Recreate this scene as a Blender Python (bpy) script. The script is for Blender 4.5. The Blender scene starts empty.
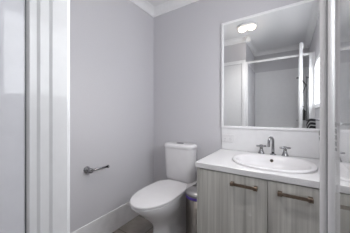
import bpy, bmesh, math
from mathutils import Vector, Matrix

# ------------------------------------------------------------------ camera
S = bpy.context.scene
COL = S.collection
PI = math.pi
cd = bpy.data.cameras.new('camera')
cam = bpy.data.objects.new('camera', cd); COL.objects.link(cam)
cd.sensor_width = 36.0; cd.lens = 36.0*178.401/350.0; cd.shift_y = -1.78/350.0
cd.clip_start = 0.02
cam.location = (1.5499, -1.8788, 1.22)
cam.rotation_euler = (PI/2, 0, math.radians(32.656))
S.camera = cam
# ------------------------------------------------------------------ world, exposure
w = bpy.data.worlds.new('world'); S.world = w; w.use_nodes = True
w.node_tree.nodes['Background'].inputs[0].default_value = (0.80, 0.88, 1.0, 1)
w.node_tree.nodes['Background'].inputs[1].default_value = 1.0
S.view_settings.view_transform = 'Standard'; S.view_settings.look = 'None'
S.view_settings.gamma = 1.0; S.view_settings.use_curve_mapping = False
S.view_settings.exposure = 0.1
WINDOW_RADIANCE = 8.8
LAMP_RADIANCE = 10.0
SPOT_POWER = 18.0
LAMP_COLOUR = (1.0, 0.96, 0.93)

# ------------------------------------------------------------------ key dimensions
XR = 1.88          # right wall
YF = -1.56         # wall opposite the mirror
YB = -2.52         # back of the shower recess
ZC = 2.616         # ceiling
XS = 0.885         # left side of the shower recess

# ------------------------------------------------------------------ materials
def mat(name, col, rough=0.5, metal=0.0, spec=0.5, coat=0.0):
    m = bpy.data.materials.new(name); m.use_nodes = True
    b = m.node_tree.nodes['Principled BSDF']
    b.inputs['Base Color'].default_value = (*col, 1)
    b.inputs['Roughness'].default_value = rough
    b.inputs['Metallic'].default_value = metal
    b.inputs['Specular IOR Level'].default_value = spec
    b.inputs['Coat Weight'].default_value = coat
    return m
def nodes(m): return m.node_tree.nodes, m.node_tree.links, m.node_tree.nodes['Principled BSDF']

def add_noise(m, scale, a, b, stretch=(1,1,1), detail=3.0, bump=0.0, lo=0.35, hi=0.65):
    N, L, P = nodes(m)
    tc = N.new('ShaderNodeTexCoord'); mp = N.new('ShaderNodeMapping')
    mp.inputs['Scale'].default_value = stretch
    nz = N.new('ShaderNodeTexNoise'); nz.inputs['Scale'].default_value = scale; nz.inputs['Detail'].default_value = detail
    cr = N.new('ShaderNodeValToRGB')
    cr.color_ramp.elements[0].position = lo; cr.color_ramp.elements[0].color = (*a, 1)
    cr.color_ramp.elements[1].position = hi; cr.color_ramp.elements[1].color = (*b, 1)
    L.new(tc.outputs['Object'], mp.inputs[0]); L.new(mp.outputs[0], nz.inputs['Vector'])
    L.new(nz.outputs[0], cr.inputs[0]); L.new(cr.outputs[0], P.inputs['Base Color'])
    if bump:
        bp = N.new('ShaderNodeBump'); bp.inputs['Strength'].default_value = bump; bp.inputs['Distance'].default_value = 0.002
        L.new(nz.outputs[0], bp.inputs['Height']); L.new(bp.outputs[0], P.inputs['Normal'])
    return m

PAINT = add_noise(mat('wall_paint', (.46,.46,.49), .55, spec=.3), 90, (.622,.614,.642), (.637,.629,.657), bump=.03)
CEIL = add_noise(mat('ceiling_paint', (.80,.80,.81), .7, spec=.2), 60, (.83,.83,.84), (.85,.85,.86))
TRIM = add_noise(mat('trim_gloss_white', (.82,.82,.83), .35), 40, (.87,.87,.88), (.89,.89,.90))
SKIRT = add_noise(mat('skirting_tile', (.72,.72,.73), .25), 14, (.80,.80,.81), (.86,.86,.87))
SPLASH = add_noise(mat('splashback_tile', (.82,.82,.83), .15), 14, (.80,.80,.81), (.83,.83,.84))
DOORW = add_noise(mat('door_paint', (.80,.80,.81), .4), 30, (.79,.79,.80), (.81,.81,.82))
LINING = add_noise(mat('shower_lining_acrylic', (.62,.62,.65), .035, spec=.32), 20, (.66,.655,.69), (.685,.68,.715))
LINING_LIFTED = add_noise(mat('shower_lining_lightened', (.85,.85,.87), .12, spec=.4), 14, (.86,.855,.87), (.88,.875,.89))  # same shower lining, colour lightened to make up for weak light in the recess
FRAMEW = add_noise(mat('powder_coat_white', (.8,.8,.81), .05, spec=.2), 30, (.765,.76,.77), (.78,.775,.785))
STILE = add_noise(mat('satin_white_stile', (.78,.78,.79), .6, spec=.0), 30, (.77,.77,.78), (.79,.79,.80))
SEAL = mat('grey_rubber_seal', (.10,.105,.11), .5)
CERAMIC = add_noise(mat('white_ceramic', (.78,.77,.785), .22, spec=.25), 10, (.77,.76,.775), (.79,.78,.795))
PLASTIC = add_noise(mat('white_seat_plastic', (.85,.85,.86), .18), 10, (.76,.75,.765), (.78,.77,.785))
STONE = add_noise(mat('white_counter', (.80,.80,.81), .22), 160, (.72,.715,.725), (.77,.765,.775))
CHROME = mat('chrome', (.33,.33,.34), .14, 1.0)
BRONZE = add_noise(mat('brushed_bronze', (.20,.155,.12), .35, 1.0), 60, (.20,.15,.115), (.27,.21,.165))
STEEL = add_noise(mat('brushed_steel', (.42,.40,.38), .3, 1.0), 30, (.17,.155,.14), (.25,.23,.21), (12,12,.6))
STEELLID = add_noise(mat('brushed_steel_lid', (.5,.5,.5), .38, 1.0), 30, (.34,.33,.33), (.43,.42,.42), (1,10,1))
PURPLE = mat('purple_bin_liner', (.12,.07,.42), .45)
DARK = mat('dark_hole', (.03,.026,.022), .5)
BLACKP = mat('black_plastic', (.02,.02,.022), .35)
SCREW = mat('grey_plug', (.12,.12,.13), .5)

def timber():
    m = mat('grey_green_timber_grain', (.3,.3,.27), .45, spec=.3)
    N, L, P = nodes(m)
    tc = N.new('ShaderNodeTexCoord')
    mp = N.new('ShaderNodeMapping'); mp.inputs['Scale'].default_value = (60, 60, 1.6)
    nz = N.new('ShaderNodeTexNoise'); nz.inputs['Scale'].default_value = 1.0; nz.inputs['Detail'].default_value = 4
    mp2 = N.new('ShaderNodeMapping'); mp2.inputs['Scale'].default_value = (16, 16, .35)
    nz2 = N.new('ShaderNodeTexNoise'); nz2.inputs['Scale'].default_value = 1.0; nz2.inputs['Detail'].default_value = 2
    mx = N.new('ShaderNodeMix'); mx.data_type = 'FLOAT'; mx.inputs[0].default_value = .5
    cr = N.new('ShaderNodeValToRGB')
    cr.color_ramp.elements[0].position = .36; cr.color_ramp.elements[0].color = (.40,.39,.365,1)
    cr.color_ramp.elements[1].position = .64; cr.color_ramp.elements[1].color = (.68,.67,.63,1)
    L.new(tc.outputs['Object'], mp.inputs[0]); L.new(tc.outputs['Object'], mp2.inputs[0])
    L.new(mp.outputs[0], nz.inputs['Vector']); L.new(mp2.outputs[0], nz2.inputs['Vector'])
    L.new(nz.outputs[0], mx.inputs[2]); L.new(nz2.outputs[0], mx.inputs[3])
    L.new(mx.outputs[0], cr.inputs[0]); L.new(cr.outputs[0], P.inputs['Base Color'])
    return m
TIMBER = timber()

def floor_tiles():
    m = mat('grey_brown_floor_tile', (.13,.12,.105), .4)
    N, L, P = nodes(m)
    tc = N.new('ShaderNodeTexCoord')
    br = N.new('ShaderNodeTexBrick'); br.offset = 0.5
    br.inputs['Scale'].default_value = 1.0; br.inputs['Brick Width'].default_value = .6; br.inputs['Row Height'].default_value = .3
    br.inputs['Mortar Size'].default_value = .003; br.inputs['Mortar'].default_value = (.05,.047,.043,1)
    nz = N.new('ShaderNodeTexNoise'); nz.inputs['Scale'].default_value = 9; nz.inputs['Detail'].default_value = 5
    cr = N.new('ShaderNodeValToRGB')
    cr.color_ramp.elements[0].position = .3; cr.color_ramp.elements[0].color = (.21,.19,.175,1)
    cr.color_ramp.elements[1].position = .7; cr.color_ramp.elements[1].color = (.30,.275,.25,1)
    L.new(tc.outputs['Object'], br.inputs['Vector']); L.new(tc.outputs['Object'], nz.inputs['Vector'])
    L.new(nz.outputs[0], cr.inputs[0])
    L.new(cr.outputs[0], br.inputs['Color1']); L.new(cr.outputs[0], br.inputs['Color2'])
    L.new(br.outputs['Color'], P.inputs['Base Color'])
    return m
FLOORM = floor_tiles()

def mirror_mat():
    return mat('silvered_glass', (.88,.89,.89), .0, 1.0)
MIRROR = mirror_mat()

def glass_mat():
    m = bpy.data.materials.new('clear_shower_glass'); m.use_nodes = True
    N, L = m.node_tree.nodes, m.node_tree.links
    for n in list(N): N.remove(n)
    out = N.new('ShaderNodeOutputMaterial'); tr = N.new('ShaderNodeBsdfTransparent'); gl = N.new('ShaderNodeBsdfGlossy')
    tr.inputs[0].default_value = (.965,.975,.97,1)
    gl.inputs['Roughness'].default_value = 0.0; gl.inputs[0].default_value = (1,1,1,1)
    fr = N.new('ShaderNodeFresnel'); fr.inputs['IOR'].default_value = 1.52
    ge = N.new('ShaderNodeNewGeometry'); inv = N.new('ShaderNodeMath'); inv.operation = 'SUBTRACT'; inv.inputs[0].default_value = 1.0
    mu = N.new('ShaderNodeMath'); mu.operation = 'MULTIPLY'
    mx = N.new('ShaderNodeMixShader')
    # both faces of the pane reflect: 2R/(1+R)
    db = N.new('ShaderNodeMath'); db.operation = 'MULTIPLY'; db.inputs[1].default_value = 2.0
    on = N.new('ShaderNodeMath'); on.operation = 'ADD'; on.inputs[1].default_value = 1.0
    dv = N.new('ShaderNodeMath'); dv.operation = 'DIVIDE'
    L.new(fr.outputs[0], db.inputs[0]); L.new(fr.outputs[0], on.inputs[0]); L.new(db.outputs[0], dv.inputs[0]); L.new(on.outputs[0], dv.inputs[1])
    L.new(ge.outputs['Backfacing'], inv.inputs[1]); L.new(dv.outputs[0], mu.inputs[0]); L.new(inv.outputs[0], mu.inputs[1])
    L.new(mu.outputs[0], mx.inputs[0]); L.new(tr.outputs[0], mx.inputs[1]); L.new(gl.outputs[0], mx.inputs[2])
    L.new(mx.outputs[0], out.inputs[0])
    return m
GLASS = glass_mat()

def emit_mat(name, col, strength, var=0.0):
    m = bpy.data.materials.new(name); m.use_nodes = True
    N, L = m.node_tree.nodes, m.node_tree.links
    for n in list(N): N.remove(n)
    out = N.new('ShaderNodeOutputMaterial'); em = N.new('ShaderNodeEmission')
    em.inputs[0].default_value = (*col, 1); em.inputs[1].default_value = strength
    if var:
        tc = N.new('ShaderNodeTexCoord'); mp = N.new('ShaderNodeMapping'); mp.inputs['Scale'].default_value = (2, 2, 7)
        nz = N.new('ShaderNodeTexNoise'); nz.inputs['Scale'].default_value = 1.5
        mr = N.new('ShaderNodeMapRange')
        mr.inputs['From Min'].default_value = .3; mr.inputs['From Max'].default_value = .7
        mr.inputs['To Min'].default_value = strength*(1-var); mr.inputs['To Max'].default_value = strength*(1+var)
        L.new(tc.outputs['Object'], mp.inputs[0]); L.new(mp.outputs[0], nz.inputs['Vector'])
        L.new(nz.outputs[0], mr.inputs['Value']); L.new(mr.outputs[0], em.inputs[1])
    L.new(em.outputs[0], out.inputs[0])
    return m
PANE = emit_mat('bright_frosted_pane', (.95,.965,1.0), WINDOW_RADIANCE, .15)
LAMPM = emit_mat('lit_opal_diffuser', (1.0, .82, .62), LAMP_RADIANCE)

def towel_mat():
    m = mat('dark_striped_towelling', (.05,.05,.055), .9, spec=.1)
    N, L, P = nodes(m)
    tc = N.new('ShaderNodeAttribute'); tc.attribute_name = 'band'
    mt = N.new('ShaderNodeMath'); mt.operation = 'MULTIPLY'; mt.inputs[1].default_value = 28.0
    fr = N.new('ShaderNodeMath'); fr.operation = 'FRACT'
    cr = N.new('ShaderNodeValToRGB'); cr.color_ramp.interpolation = 'CONSTANT'
    cr.color_ramp.elements[0].color = (.05,.05,.055,1)
    cr.color_ramp.elements[1].position = .68; cr.color_ramp.elements[1].color = (.6,.6,.6,1)
    L.new(tc.outputs['Fac'], mt.inputs[0]); L.new(mt.outputs[0], fr.inputs[0])
    L.new(fr.outputs[0], cr.inputs[0]); L.new(cr.outputs[0], P.inputs['Base Color'])
    return m
TOWEL = towel_mat()

# ------------------------------------------------------------------ mesh helpers
def link(name, bm, m, parent=None, smooth=False, loc=None):
    bmesh.ops.recalc_face_normals(bm, faces=bm.faces[:])
    me = bpy.data.meshes.new(name); bm.to_mesh(me); bm.free()
    if smooth:
        for p in me.polygons: p.use_smooth = True
    o = bpy.data.objects.new(name, me); COL.objects.link(o); me.materials.append(m)
    if loc: o.location = loc
    if parent: o.parent = parent
    return o
def smooth_by_angle(o, deg=35):
    me = o.data
    bm = bmesh.new(); bm.from_mesh(me)
    for e in bm.edges:
        if len(e.link_faces) == 2 and e.calc_face_angle(0) > math.radians(deg): e.smooth = False
    for f in bm.faces: f.smooth = True
    bm.to_mesh(me); bm.free()
    return o
def tag(o, label=None, cat=None, group=None, kind=None):
    if label: o['label'] = label
    if cat: o['category'] = cat
    if group: o['group'] = group
    if kind: o['kind'] = kind
    return o
def thing(name, label, cat, loc=(0,0,0), rz=0, group=None):
    o = bpy.data.objects.new(name, None); COL.objects.link(o); o.empty_display_size = .05
    o.location = loc; o.rotation_euler = (0,0,rz)
    return tag(o, label, cat, group)
def struct(name, bm, m, parent=None):
    o = link(name, bm, m, parent)
    if parent is None: o['kind'] = 'structure'
    return o
def add_box(bm, x0, x1, y0, y1, z0, z1, bev=0.0, seg=2):
    r = bmesh.ops.create_cube(bm, size=1.0)
    M = Matrix.Translation(((x0+x1)/2,(y0+y1)/2,(z0+z1)/2)) @ Matrix.Diagonal((abs(x1-x0),abs(y1-y0),abs(z1-z0),1))
    bmesh.ops.transform(bm, matrix=M, verts=r['verts'])
    if bev:
        es = list({e for v in r['verts'] for e in v.link_edges})
        bmesh.ops.bevel(bm, geom=es, offset=bev, segments=seg, profile=.5, affect='EDGES')
def box(x0, x1, y0, y1, z0, z1, bev=0.0, seg=2):
    bm = bmesh.new(); add_box(bm, x0,x1,y0,y1,z0,z1,bev,seg); return bm
def add_loft(bm, rings, cap0=True, cap1=True, closed=True):
    rv = [[bm.verts.new(p) for p in r] for r in rings]
    n = len(rv[0])
    for a, b in zip(rv, rv[1:]):
        for i in range(n if closed else n-1):
            j = (i+1) % n
            bm.faces.new((a[i], a[j], b[j], b[i]))
    if cap0: bm.faces.new(list(reversed(rv[0])))
    if cap1: bm.faces.new(rv[-1])
def circle(c, r, n, ax='Z', ry=None):
    ry = r if ry is None else ry
    pts = []
    for i in range(n):
        a = 2*PI*i/n; u, v = r*math.cos(a), ry*math.sin(a)
        if ax == 'Z': pts.append((c[0]+u, c[1]+v, c[2]))
        elif ax == 'X': pts.append((c[0], c[1]+u, c[2]+v))
        else: pts.append((c[0]+v, c[1], c[2]+u))
    return pts
def add_lathe(bm, prof, c=(0,0,0), n=32, ax='Z'):
    rings = []
    for r, h in prof:
        cc = {'Z': (c[0],c[1],c[2]+h), 'X': (c[0]+h,c[1],c[2]), 'Y': (c[0],c[1]+h,c[2])}[ax]
        rings.append(circle(cc, max(r,1e-4), n, ax))
    add_loft(bm, rings)
def add_tube(bm, pts, r, n=12):
    pts = [Vector(p) for p in pts]
    rad = r if isinstance(r, (list,tuple)) else [r]*len(pts)
    rings = []; up = None
    for i, p in enumerate(pts):
        t = (pts[min(i+1,len(pts)-1)] - pts[max(i-1,0)]).normalized()
        if up is None:
            up = Vector((0,0,1)) if abs(t.z) < .9 else Vector((1,0,0))
        u = (up - t*up.dot(t)).normalized(); v = t.cross(u); up = u
        rings.append([tuple(p + rad[i]*(math.cos(2*PI*k/n)*u + math.sin(2*PI*k/n)*v)) for k in range(n)])
    add_loft(bm, rings)
def superell(cx, cy, a, b, n, N=64, bf=None):
    """closed outline; bf = front half length (towards -y) when it differs from b"""
    pts = []
    for i in range(N):
        t = 2*PI*i/N; c, s = math.cos(t), math.sin(t)
        x = math.copysign(abs(c)**(2/n), c)*a
        bb = b if s >= 0 else (bf if bf is not None else b)
        y = math.copysign(abs(s)**(2/n), s)*bb
        pts.append((cx+x, cy+y))
    return pts
def at_z(pts, z): return [(x, y, z) for x, y in pts]
def rrect(x0, x1, y0, y1, r, z, seg=6):
    pts = []
    for cx, cy, a0 in ((x1-r,y1-r,0),(x0+r,y1-r,PI/2),(x0+r,y0+r,PI),(x1-r,y0+r,1.5*PI)):
        for k in range(seg+1):
            a = a0 + PI/2*k/seg
            pts.append((cx+r*math.cos(a), cy+r*math.sin(a), z))
    return pts

# ------------------------------------------------------------------ room shell
T = .1
struct('floor', box(-T, XR+T, YB-T, T, -T, 0), FLOORM)
struct('ceiling', box(-T, XR+T, YB-T, T, ZC, ZC+T), CEIL)
struct('wall_left', box(-T, 0, YF-T, T, 0, ZC), PAINT)
struct('wall_back', box(0, XR, 0, T, 0, ZC), PAINT)
WY0, WY1, WZ0, WZ1 = -1.50, -.42, 1.36, 1.955      # window opening in the right wall, its unseen vanity end extended for more light
bm = bmesh.new()
add_box(bm, XR, XR+T, YB-T, WY0, 0, ZC); add_box(bm, XR, XR+T, WY1, T, 0, ZC)
add_box(bm, XR, XR+T, WY0, WY1, 0, WZ0); add_box(bm, XR, XR+T, WY0, WY1, WZ1, ZC)
struct('wall_right', bm, PAINT)
struct('wall_front', box(0, XS, YF-T, YF, 0, ZC), PAINT)
struct('wall_recess', box(XS-T, XS, YB-T, YF-T, 0, ZC), PAINT)
struct('wall_rear', box(XS, XR, YB-T, YB, 0, ZC), PAINT)

def cornice(name, a, b, inward):
    """cove moulding from a to b (plan points), 'inward' = unit normal into the room"""
    s = .080
    prof = [(0,0),(0,-s),(.010,-s)]
    for k in range(7):
        t = PI/2*k/6
        prof.append((s-.004-(s-.016)*math.cos(t)+.002, -s+.008+(s-.014)*math.sin(t)))
    prof += [(s,-.004),(s,0)]
    bm = bmesh.new()
    rings = [[(p[0]+inward[0]*u, p[1]+inward[1]*u, ZC+v) for u, v in prof] for p in (a, b)]
    add_loft(bm, rings)
    return struct(name, bm, TRIM)
cornice('trim_1', (0,YF), (0,0), (1,0))
cornice('trim_2', (0,0), (XR,0), (0,-1))
cornice('trim_3', (XR,0), (XR,YB), (-1,0))
cornice('trim_4', (0,YF), (XS+.08,YF), (0,1))
cornice('trim_5', (XS,YB), (XS,YF+.08), (1,0))
cornice('trim_6', (XS,YB), (XR,YB), (0,1))

def skirting(name, x0, x1, y0, y1):
    bm = box(x0, x1, y0, y1, 0, .225, .0025, 1)
    return struct(name, bm, SKIRT)
skirting('baseboard_left', 0, .010, YF, 0)
skirting('baseboard_back', .010, .94, -.010, 0)
skirting('baseboard_front', .010, .045, YF, YF+.010)

# splashback behind the basin
struct('trim_7', box(.943, XR, -.008, 0, .857, 1.083, .0015, 1), SPLASH)

# window in the right wall
bm = bmesh.new(); f = .045
add_box(bm, XR-.012, XR+.07, WY0-f, WY0+.012, WZ0-f, WZ1+f, .003, 1); add_box(bm, XR-.012, XR+.07, WY1-.012, WY1+f, WZ0-f, WZ1+f, .003, 1)
add_box(bm, XR-.012, XR+.07, WY0, WY1, WZ1-.012, WZ1+f, .003, 1); add_box(bm, XR-.020, XR+.07, WY0-f, WY1+f, WZ0-f, WZ0+.010, .003, 1)
win = struct('window_1', bm, TRIM)
link('window_pane', box(XR+.030, XR+.036, WY0, WY1, WZ0, WZ1), PANE, win)

# door in the wall opposite the mirror
bm = bmesh.new()
add_box(bm, .06, .815, YF, YF+.012, .008, 2.145, .002, 1)
d1 = struct('door_1', bm, DOORW)
bm = bmesh.new()
add_box(bm, .822, .884, YF, YF+.020, 0, 2.215, .004, 2)
add_box(bm, .045, .822, YF, YF+.020, 2.153, 2.215, .004, 2)
struct('trim_8', bm, TRIM)

# ------------------------------------------------------------------ shower recess
LT = 2.16
bm = bmesh.new()
add_box(bm, XS, XS+.015, YB, -1.645, .05, LT)
struct('wall_shower_left', bm, LINING)
bm = bmesh.new(); add_box(bm, XS+.015, XR-.015, YB, YB+.015, .05, LT)
add_box(bm, XR-.015, XR, YB, -1.585, .05, LT)
struct('wall_shower_rear', bm, LINING_LIFTED)
bm = bmesh.new()
add_box(bm, XS+.0005, XR-.0005, YB+.0005, -1.56, 0, .05, .006, 2)
tr = tag(link('shower_tray', bm, FRAMEW), 'white low shower tray on the floor of the recess behind the shower frame', 'shower tray')
bm = bmesh.new(); add_lathe(bm, [(.045,0),(.045,.004),(.03,.006)], (1.36,-2.05,.05)); link('drain', bm, CHROME, tr, True)

scr = thing('shower_screen', 'white framed shower screen with its glass door standing open towards the vanity', 'shower screen', (1.36,-1.60,0.05))
def sp(name, bm, m, parent=scr, off=(1.36,-1.60,0.05), smooth=False):
    bmesh.ops.translate(bm, verts=bm.verts[:], vec=(-off[0],-off[1],-off[2]))
    return link(name, bm, m, parent, smooth)
HZ = 2.18
# left jamb: stepped profile
jp = [(.9003,-1.6735),(.9048,-1.6690),(.9060,-1.6670),(.9060,-1.6500),(.9105,-1.6420),(.9105,-1.6185),(.9150,-1.6105),(.9150,-1.5670),(.9130,-1.5645),(.8855,-1.5645),(.8855,-1.600),(.9003,-1.600)]
bm = bmesh.new(); add_loft(bm, [[(x,y,z) for x, y in jp] for z in (.0506, HZ)])
jl = sp('jamb', bm, FRAMEW)
sp('seal', box(.9002, .9018, -1.6768, -1.6740, .0506, HZ), SEAL, jl)
bm = bmesh.new()
add_box(bm, 1.805, XR-.0005, -1.600, -1.570, .0506, HZ, .004, 2)
sp('jamb', bm, FRAMEW)
bm = bmesh.new(); add_box(bm, .9155, 1.8045, -1.612, -1.572, HZ-.034, HZ, .004, 2); sp('head_rail', bm, FRAMEW)
bm = bmesh.new(); add_box(bm, .9155, 1.8045, -1.612, -1.572, .0506, .085, .004, 2); sp('sill_rail', bm, FRAMEW)
bm = bmesh.new(); add_box(bm, 1.692, 1.716, -1.600, -1.574, .085, HZ-.034, .003, 1); sp('hinge_post', bm, FRAMEW)
bm = bmesh.new(); add_box(bm, 1.716, 1.805, -1.590, -1.584, .085, HZ-.034); sp('fixed_pane', bm, GLASS)
# open door, running out into the room
DZ0, DZ1 = .10, 2.14
bm = bmesh.new()
add_box(bm, 1.671, 1.707, -1.566, -1.540, DZ0, DZ1, .004, 2)           # hinge stile
add_box(bm, 1.674, 1.704, -1.541, -.998, DZ1-.028, DZ1, .003, 2)       # top rail
add_box(bm, 1.674, 1.704, -1.541, -.998, DZ0, DZ0+.028, .003, 2)
dr = sp('door', bm, FRAMEW)
def stile(x0, x1, y0, y1, r):
    pts = [(x1,y0),(x1,y1)]
    for cx, cy, a0 in ((x0+r*.5,y1-r*.5,PI/2),):
        pts += [(cx+r*.5*math.cos(a0+PI/2*k/4), cy+r*.5*math.sin(a0+PI/2*k/4)) for k in range(5)]
    pts += [(x0+r+r*math.cos(PI+PI/2*k/6), y0+r+r*math.sin(PI+PI/2*k/6)) for k in range(7)]
    bm = bmesh.new(); add_loft(bm, [[(x,y,z) for x, y in pts] for z in (DZ0, DZ1)]); return bm
st = smooth_by_angle(sp('latch_stile', stile(1.655, 1.692, -.965, -.928, .016), STILE, dr), 40)
smooth_by_angle(sp('latch_stile', stile(1.6745, 1.6915, -1.004, -.9715, .014), STILE, dr), 40)
sp('latch_seal', box(1.6735, 1.690, -.9712, -.9652, DZ0+.002, DZ1-.002), SEAL, dr)
sp('glass_pane', box(1.6855, 1.6915, -1.541, -1.003, DZ0+.028, DZ1-.028), GLASS, dr)

# shower rail set on the right lining
rs = thing('shower_rail', 'chrome shower rail with hand shower and hose inside the shower, seen in the mirror', 'shower', (XR-.015,-2.2,1.1))
bm = bmesh.new(); add_tube(bm, [(-.045,0,0),(-.045,0,.82)], .010); link('rail', bm, CHROME, rs, True)
for z in (.02,.80):
    bm = bmesh.new(); add_tube(bm, [(0,0,z),(-.045,0,z)], .013); link('bracket', bm, CHROME, rs, True)
bm = bmesh.new(); add_tube(bm, [(-.055,0,.66),(-.09,0,.72),(-.14,0,.80),(-.16,0,.82)], [.010,.010,.012,.03], 14)
add_lathe(bm, [(.045,0),(.05,.012),(.03,.022)], (-.16,0,.80)); link('hand_shower', bm, CHROME, rs, True)
pts = [(-.06 - .10*math.sin(PI*k/14), -.01-.05*math.sin(PI*k/14), .66-.95*(k/14)) for k in range(15)]
bm = bmesh.new(); add_tube(bm, pts, .007, 8); link('hose', bm, CHROME, rs, True)
mxr = thing('shower_mixer', 'chrome shower mixer on the shower wall below the rail', 'tap', (XR-.015,-2.05,1.0))
bm = bmesh.new(); add_lathe(bm, [(.06,0),(.06,-.008),(.03,-.01),(.03,-.05),(.02,-.055)], (0,0,0), 28, 'X'); link('body', bm, CHROME, mxr, True)
bm = bmesh.new(); add_tube(bm, [(-.045,0,0),(-.05,0,.09)], .008); link('lever', bm, CHROME, mxr, True)
bm = bmesh.new()
cs = [(XR-.0155,YB+.0155)] + [(XR-.0155-.2*math.cos(a), YB+.0155+.2*math.sin(a)) for a in [PI/2*k/10 for k in range(11)]]
add_loft(bm, [at_z(cs, 1.10), at_z(cs, 1.115)])
tag(link('corner_shelf', bm, LINING), 'small pale corner shelf in the shower', 'shelf')
bt = thing('pump_bottle', 'slim dark pump bottle on the shower corner shelf, seen in the mirror', 'bottle', (1.785,-2.42,1.115))
bm = bmesh.new(); add_lathe(bm, [(.030,0),(.034,.008),(.034,.17),(.030,.19),(.012,.20),(.012,.215)]); link('body', bm, BLACKP, bt, True)
bm = bmesh.new(); add_tube(bm, [(0,0,.215),(0,0,.26)], .006); add_tube(bm, [(.008,0,.262),(-.02,.0,.266),(-.045,0,.258)], .009); link('pump', bm, BLACKP, bt, True)

# towel rail on the right wall above the vanity with a striped towel over it (seen in the mirror)
TYW, TZW = -.50, 1.165
ta = thing('towel_rail', 'slim chrome towel rail on the right wall above the vanity end', 'towel rail', (XR,TYW,TZW))
bm = bmesh.new(); add_lathe(bm, [(.024,0),(.024,-.008),(.010,-.012)], (0,0,0), 20, 'X'); link('flange', bm, CHROME, ta, True)
bm = bmesh.new(); add_tube(bm, [(-.008,0,0),(-.150,0,0)], .006); link('bar', bm, CHROME, ta, True)
bm = bmesh.new(); lay = bm.verts.layers.float.new('band')
NS, ND = 26, 14
def towel_pt(u, d):
    # u runs along the shoulder line from the drooping outer end to the wall side, d = distance below it
    x = 1.704 + .074*u
    z = TZW + .012 - .060*max(0, 1-u/.45)**2 - .010*max(0, u-.6)
    return x + d*.05*(1-u), z - d
grid = {}
for side in (1, -1):
    for i in range(NS+1):
        for j in range(ND+1):
            u, d = i/NS, .16*(j/ND)**1.3
            x, z = towel_pt(u, d)
            y = TYW + side*((.0075 + .016*min(1, d/.05)) + .004*math.sin(9*u+side)*min(1, d/.05))
            v = bm.verts.new((x, y, z)); v[lay] = d; grid[side,i,j] = v
    for i in range(NS):
        for j in range(ND):
            bm.faces.new((grid[side,i,j], grid[side,i+1,j], grid[side,i+1,j+1], grid[side,i,j+1]))
for i in range(NS):
    bm.faces.new((grid[1,i,0], grid[1,i+1,0], grid[-1,i+1,0], grid[-1,i,0]))
tw = tag(link('towel', bm, TOWEL, None, True), 'dark towel with pale stripes on the towel rail, seen low in the mirror', 'towel')
sd = tw.modifiers.new('thickness', 'SOLIDIFY'); sd.thickness = .003; sd.offset = 1

# ------------------------------------------------------------------ ceiling light
cl = thing('ceiling_light', 'round lit ceiling light with two bulbs, seen in the mirror', 'ceiling light', (.985,-1.13,ZC))
bm = bmesh.new(); add_lathe(bm, [(.150,-.0003),(.150,-.012),(.142,-.020),(.090,-.020),(.001,-.018)], (0,0,0), 40); link('base', bm, TRIM, cl, True)
for sx in (-.068, .068):
    bm = bmesh.new(); add_lathe(bm, [(.056,-.0195),(.057,-.035),(.050,-.052),(.03,-.066),(.001,-.072)], (sx,0,0), 28); link('bulb', bm, LAMPM, cl, True)
    ld = bpy.data.lights.new('bulb_beam', 'SPOT'); ld.energy = SPOT_POWER; ld.color = LAMP_COLOUR
    ld.spot_size = math.radians(112); ld.spot_blend = 1.0; ld.shadow_soft_size = .05
    lo = bpy.data.objects.new('bulb_beam', ld); COL.objects.link(lo); lo.parent = cl; lo.location = (sx,0,-.085)

# ------------------------------------------------------------------ mirror
MX0, MX1, MZ0, MZ1 = .943, 1.850, 1.083, 2.188
mr = thing('mirror', 'large rectangular mirror in a thin white frame above the basin', 'mirror', (1.40,0,MZ0))
def rel(bm, o):
    bmesh.ops.translate(bm, verts=bm.verts[:], vec=-Vector(o)); return bm
o0 = (1.40,0,MZ0); fw = .022
link('glass', rel(box(MX0+fw-.004, MX1-fw+.004, -.012, -.0005, MZ0+fw-.004, MZ1-fw+.004), o0), MIRROR, mr)
bm = bmesh.new()
add_box(bm, MX0, MX0+fw, -.020, -.0005, MZ0, MZ1, .002, 1); add_box(bm, MX1-fw, MX1, -.020, -.0005, MZ0, MZ1, .002, 1)
add_box(bm, MX0+fw, MX1-fw, -.020, -.0005, MZ0, MZ0+fw, .002, 1); add_box(bm, MX0+fw, MX1-fw, -.020, -.0005, MZ1-fw, MZ1, .002, 1)
link('frame', rel(bm, o0), TRIM, mr)

# ------------------------------------------------------------------ vanity
VX0, VX1, VD = .952, XR-.002, .615
ZT, ZB = .857, .817
va = thing('vanity_unit', 'grey timber-grain vanity cabinet under the white basin counter', 'cabinet', (1.41,-.3,0))
o0 = (1.41,-.3,0)
bm = bmesh.new()
add_box(bm, VX0, VX0+.018, -VD-.019, -.0105, .002, ZB-.001, .001, 1)
add_box(bm, VX1-.018, VX1, -VD-.001, -.0105, .002, ZB-.001)
add_box(bm, VX0+.018, VX1-.018, -VD-.001, -.0105, .12, .138)
add_box(bm, VX0+.018, VX1-.018, -.022, -.0105, .138, ZB-.001)
add_box(bm, VX0+.018, VX1-.018, -VD-.001, -VD+.017, ZB-.05, ZB-.001)
link('carcass', rel(bm, o0), TIMBER, va)
bm = bmesh.new(); add_box(bm, VX0+.019, VX1-.019, -VD+.05, -VD+.066, .002, .119); link('kickboard', rel(bm, o0), TIMBER, va)
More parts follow.
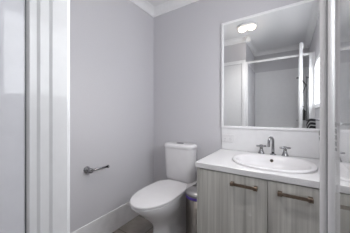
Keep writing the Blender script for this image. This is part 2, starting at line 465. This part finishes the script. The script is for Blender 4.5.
def handle(x0, x1, z, d, y):
    bm = bmesh.new(); h = .011
    for xx in (x0+h, x1-h):
        add_box(bm, xx-h, xx+h, y-.030, y, z-h, z+h, .0015, 1)
        add_box(bm, xx-h-.001, xx+h+.001, y-.034, y-.026, z-h-.001, z+h+.001, .0015, 1)
    n = 10; r0 = []
    for k in range(n+1):
        u = k/n; x = x0+.012+(x1-x0-.024)*u; s = -.006*math.sin(PI*u)
        r0.append([(x, y-.030, z-.009), (x, y-.030, z+.009), (x, y-.0215+s*.0, z+.009), (x, y-.0215, z-.009)])
    add_loft(bm, r0)
    return link('handle', rel(bm, o0), BRONZE, d)
SEAM = 1.436
for a, b, h0, h1 in ((VX0+.0195, SEAM-.0015, 1.212, 1.380), (SEAM+.0015, VX1-.001, 1.492, 1.660)):
    bm = box(a, b, -VD-.019, -VD-.002, .125, ZB-.006, .001, 1)
    d = link('door', rel(bm, o0), TIMBER, va)
    handle(h0, h1, .752, d, -VD-.019)

# countertop with a cut-out for the basin
BX, BY = 1.432, -.325
NB = 96
outer_e = superell(BX, BY-.0, .279, .262, 2.35, NB)
def rect_pts(x0, x1, y0, y1, N, cx, cy):
    pts = []
    for i in range(N):
        x, y = outer_e[i]; dx, dy = x-cx, y-cy
        t = min([((x1 if dx > 0 else x0)-cx)/dx if abs(dx) > 1e-9 else 1e9, ((y1 if dy > 0 else y0)-cy)/dy if abs(dy) > 1e-9 else 1e9])
        pts.append([cx+dx*t, cy+dy*t])
    for c in ((x0,y0),(x0,y1),(x1,y0),(x1,y1)):
        k = min(range(N), key=lambda q: (pts[q][0]-c[0])**2+(pts[q][1]-c[1])**2); pts[k] = list(c)
    return [tuple(p) for p in pts]
hole = superell(BX, BY, .262, .245, 2.35, NB)
CX0, CX1, CY0, CY1 = .940, XR-.001, -.640, -.0085
rp = rect_pts(CX0, CX1, CY0, CY1, NB, BX, BY)
bm = bmesh.new()
def inset(p, e):
    return [(min(max(x, CX0+e), CX1-e), min(max(y, CY0+e), CY1-e)) for x, y in p]
rings = [at_z(hole, ZT), at_z(inset(rp,.003), ZT), at_z(rp, ZT-.003), at_z(rp, ZB+.002), at_z(inset(rp,.002), ZB), at_z(hole, ZB), at_z(hole, ZT)]
add_loft(bm, rings, False, False); bmesh.ops.remove_doubles(bm, verts=bm.verts[:], dist=1e-5)
tag(link('countertop', bm, STONE), 'white countertop slab on the grey timber-grain vanity', 'countertop')

# basin
ba = thing('basin', 'white oval-fronted basin set into the vanity countertop', 'basin', (BX,BY,ZT))
RZ = .016
def E(a, b, n, cy=0.0): return superell(0, cy, a, b, n, NB)
rings = [at_z(E(.2615,.2445,2.35), -.030), at_z(E(.2615,.2445,2.35), .0004), at_z(E(.278,.261,2.35), .0004),
         at_z(E(.280,.263,2.35), .006), at_z(E(.278,.261,2.35), RZ-.004), at_z(E(.272,.255,2.35), RZ),
         at_z(E(.247,.193,2.3,-.045), RZ), at_z(E(.240,.187,2.3,-.045), RZ-.004),
         at_z(E(.225,.172,2.2,-.045), -.030), at_z(E(.190,.145,2.1,-.05), -.080), at_z(E(.120,.095,2.0,-.05), -.105), at_z(E(.020,.020,2.0,-.05), -.110)]
rings += [at_z(E(.020,.020,2.0,-.05), -.122), at_z(E(.130,.105,2.0,-.05), -.117), at_z(E(.200,.155,2.1,-.05), -.092), at_z(E(.236,.183,2.2,-.045), -.040)]
bm = bmesh.new(); add_loft(bm, rings, False, False)
# close the outside under the rim
bm.verts.ensure_lookup_table(); nr = len(rings)
for i in range(NB):
    j = (i+1) % NB
    bm.faces.new((bm.verts[(nr-1)*NB+i], bm.verts[(nr-1)*NB+j], bm.verts[j], bm.verts[i]))
smooth_by_angle(link('bowl', bm, CERAMIC, ba), 50)
bm = bmesh.new(); add_lathe(bm, [(.012,0),(.013,-.003),(.011,-.004),(.0095,-.001)], (0,0,0), 24, 'Y')
ov = link('overflow', bm, BRONZE, ba, True); ov.location = (-.006,.131,-.020); ov.rotation_euler = (math.radians(-18),0,0); tag(ov, 'dark round overflow hole with a brass ring')
bm = bmesh.new(); add_lathe(bm, [(.0098,-.0025),(.0098,-.0045),(.001,-.0048)], (0,0,0), 24, 'Y'); link('hole', bm, DARK, ov, True)
bm = bmesh.new(); add_lathe(bm, [(.026,-.109),(.028,-.105),(.022,-.102),(.001,-.101)], (0,-.05,0), 24); link('plug', bm, CHROME, ba, True)

# taps
DZ = ZT+RZ
def tap(name, x, y, label):
    t = thing(name, label, 'tap', (x,y,DZ), 0)
    bm = bmesh.new(); add_lathe(bm, [(.027,0),(.027,.005),(.023,.010),(.0155,.034),(.013,.052)], (0,0,0), 24); link('body', bm, CHROME, t, True)
    bm = bmesh.new(); add_lathe(bm, [(.011,.052),(.014,.056),(.014,.074),(.009,.079)], (0,0,0), 20)
    for a in (.35, .35+PI/2):
        c, s = math.cos(a), math.sin(a)
        add_tube(bm, [(-.042*c,-.042*s,.067),(-.037*c,-.037*s,.067),(0,0,.066),(.037*c,.037*s,.067),(.042*c,.042*s,.067)], [.005,.0078,.0062,.0078,.005], 10)
    link('cross_handle', bm, CHROME, t, True)
    return t
TY = -.112
tap('basin_tap', 1.338, TY, 'chrome cross-handled tap on the basin left of the spout')
tap('basin_tap', 1.520, TY, 'chrome cross-handled tap on the basin right of the spout')
t = thing('basin_spout', 'tall chrome hooked spout between the two basin taps', 'spout', (1.430,TY,DZ), math.radians(-22))
bm = bmesh.new(); add_lathe(bm, [(.026,0),(.026,.005),(.017,.010),(.012,.014)], (0,0,0), 24); link('base', bm, CHROME, t, True)
pts = [(0,0,.012),(0,0,.05),(0,0,.115)] + [(0,-.035+.035*math.cos(a), .118+.034*math.sin(a)) for a in [PI*k/10 for k in range(1,10)]] + [(0,-.071,.108),(0,-.072,.075)]
bm = bmesh.new(); add_tube(bm, pts, [.013,.0115]+[.0105]*(len(pts)-3)+[.0115], 14); link('neck', bm, CHROME, t, True)

# double power point on the splashback
po = thing('power_outlet', 'white double power point on the splashback left of the taps', 'power outlet', (1.007,-.008,.975))
bm = bmesh.new(); add_box(bm, -.058, .058, -.010, -.0002, -.040, .040, .004, 2); link('plate', bm, FRAMEW, po)
for sx in (-.028, .028):
    bm = bmesh.new(); add_box(bm, sx-.006, sx+.006, -.0125, -.0098, .012, .026, .001, 1); link('switch', bm, PLASTIC, po)
    bm = bmesh.new()
    for dx, dz, a in ((-.007,-.006,.5),(.007,-.006,-.5),(0,-.022,0)):
        r = bmesh.ops.create_cube(bm, size=1); bmesh.ops.transform(bm, matrix=Matrix.Translation((sx+dx,-.0101,dz)) @ Matrix.Rotation(a,4,'Y') @ Matrix.Diagonal((.0018,.0006,.0075,1)), verts=r['verts'])
    link('socket_slots', bm, SCREW, po)

# ------------------------------------------------------------------ toilet
TX = .508
to = thing('toilet', 'white close-coupled toilet with its lid down, against the back wall', 'toilet', (TX,0,0))
def egg(cy, hw, yf, yb, nb=2.6, nf=2.1, N=72):
    pts = []
    for i in range(N):
        t = 2*PI*i/N; c, s = math.cos(t), math.sin(t)
        n = nb if s >= 0 else nf
        x = math.copysign(abs(c)**(2/n), c)*hw
        y = cy + math.copysign(abs(s)**(2/n), s)*((yb-cy) if s >= 0 else (cy-yf))
        pts.append((x, y))
    return pts
def pan_outline(yf, yb, hwf, hwr, cyf, N=40):
    # front egg of half width hwf, rear block of half width hwr, blended between
    side = []
    for k in range(N+1):
        t = k/N; y = yb + (yf-yb)*(.5-.5*math.cos(PI*t))
        q = (y-cyf)/((yf-cyf) if y < cyf else (yb+.16-cyf))
        wf = hwf*max(0, 1-abs(q)**2.1)**(1/2.1)
        p = max(0, min(1, (yb-y)/.035)); wr = hwr*(1-(1-p)**2.5)**(1/2.5)
        m = max(0, min(1, (y-(cyf+.02))/.16)); m = m*m*(3-2*m)
        side.append((wf*(1-m)+wr*m if y >= cyf else wf, y))
    return side + [(-x, y) for x, y in reversed(side[1:-1])]
sec = [(.000,-.680,-.06,.128,.105,-.47),(.015,-.678,-.06,.126,.103,-.47),(.06,-.655,-.06,.105,.098,-.47),(.14,-.630,-.06,.088,.095,-.47),
       (.20,-.630,-.06,.085,.095,-.47),(.25,-.655,-.06,.096,.097,-.48),(.30,-.700,-.06,.120,.105,-.50),(.35,-.755,-.05,.147,.118,-.52),
       (.40,-.805,-.04,.172,.138,-.54),(.44,-.855,-.025,  .175,.140,-.55),(.465,-.868,-.015,.180,.146,-.55),(.474,-.866,-.015,.178,.146,-.55)]
bm = bmesh.new()
add_loft(bm, [at_z(pan_outline(yf, yb, hf, hr, cy), z) for z, yf, yb, hf, hr, cy in sec])
bmesh.ops.translate(bm, verts=bm.verts[:], vec=(.036,0,0))
smooth_by_angle(link('pan', bm, CERAMIC, to), 45)
def slab(z0, z1, g, e):
    o = []
    for z, k in ((z0,e),(z0+e*.5,e*.15),((z0+z1)/2,0),(z1-e,e*.2),(z1-e*.3,e*.8),(z1,e*2.2)):
        o.append(at_z([(x+.036, y) for x, y in egg(-.57, .187-g-k, -.890+g+k, -.262-k, 3.2)], z))
    return o
bm = bmesh.new(); add_loft(bm, slab(.4745,.490,.004,.004)); smooth_by_angle(link('seat', bm, PLASTIC, to), 50)
bm = bmesh.new(); add_loft(bm, slab(.4935,.515,.0,.006)); smooth_by_angle(link('lid', bm, PLASTIC, to), 50)
for sx in (-.075, .075):
    bm = bmesh.new(); add_tube(bm, [(sx-.02,-.245,.488),(sx+.02,-.245,.488)], .014); link('hinge', bm, PLASTIC, to, True)
bm = bmesh.new()
cs = []
for z, hw, yf, r in ((.475,.165,-.175,.06),(.487,.176,-.188,.07),(.52,.180,-.194,.07),(.70,.184,-.201,.07),(.838,.187,-.205,.07)):
    cs.append(rrect(-hw-.018, hw-.018, yf, -.012, r, z))
add_loft(bm, cs)
ci = smooth_by_angle(link('cistern', bm, CERAMIC, to), 40)
bm = bmesh.new()
cs = []
for z, e in ((.8385,.004),(.845,0),(.870,.0),(.880,.004),(.886,.012),(.888,.03)):
    cs.append(rrect(-.210+e, .174-e, -.210+e, -.010-min(e,.01), .072, z, 8))
add_loft(bm, cs)
smooth_by_angle(link('cistern_lid', bm, CERAMIC, ci), 40)
bm = bmesh.new(); add_loft(bm, [circle((-.018,-.115,z), r, 28, 'Z', r*.7) for z, r in ((.8885,.044),(.894,.044),(.897,.040),(.8945,.01))]); link('flush_button', bm, CHROME, ci, True)

# ------------------------------------------------------------------ pedal bin
bi = thing('pedal_bin', 'round steel pedal bin with a purple liner edge between toilet and vanity', 'bin', (.836,-.380,0))
bm = bmesh.new(); add_lathe(bm, [(.107,.023),(.104,.026),(.106,.470)], (0,0,0), 40); link('body', bm, STEEL, bi, True)
bm = bmesh.new(); add_lathe(bm, [(.110,0),(.112,.004),(.112,.020),(.108,.0229)], (0,0,0), 40); link('base_ring', bm, BLACKP, bi, True)
bm = bmesh.new()
add_loft(bm, [circle((0,0,z), r, 48) for z, r in ((.4701,.107),(.472,.1085),(.490,.1090),(.4915,.107))]); link('bin_liner', bm, PURPLE, bi, True)
bm = bmesh.new(); add_lathe(bm, [(.107,.4918),(.1095,.495),(.1095,.506),(.106,.517),(.085,.534),(.05,.546),(.001,.551)], (0,0,0), 48)
smooth_by_angle(link('lid', bm, STEELLID, bi), 50)
bm = bmesh.new(); add_box(bm, -.03, .03, .1095, .120, .43, .50, .003, 1); link('hinge', bm, BLACKP, bi)
bm = bmesh.new(); add_box(bm, -.022, .022, -.150, -.108, .008, .016, .003, 1); link('pedal', bm, BLACKP, bi)

# ------------------------------------------------------------------ toilet roll holder and wall plug
rh = thing('toilet_roll_holder', 'empty chrome toilet roll holder on the left wall', 'toilet roll holder', (0,-.948,.722))
bm = bmesh.new(); add_lathe(bm, [(.030,0),(.030,.007),(.020,.012),(.014,.016),(.014,.050)], (0,0,0), 24, 'X'); link('flange', bm, CHROME, rh, True)
bm = bmesh.new(); add_lathe(bm, [(.014,.046),(.022,.05),(.022,.072),(.014,.076)], (0,0,0), 20, 'X'); link('knuckle', bm, CHROME, rh, True)
bm = bmesh.new(); add_tube(bm, [(.060,.010,0),(.060,.10,-.003),(.060,.178,-.006)], .010, 12); link('arm', bm, CHROME, rh, True)
bm = bmesh.new(); add_lathe(bm, [(.010,0),(.016,.002),(.016,.012),(.010,.014)], (.060,.175,-.006), 18, 'Y'); link('end_cap', bm, CHROME, rh, True)
bm = bmesh.new(); add_lathe(bm, [(.007,0),(.007,.004),(.004,.006)], (0,0,0), 16, 'X')
pg = tag(link('wall_plug', bm, SCREW, None, True, (0,-1.102,1.092)), 'tiny grey plug in the left wall near the shower frame', 'wall plug')
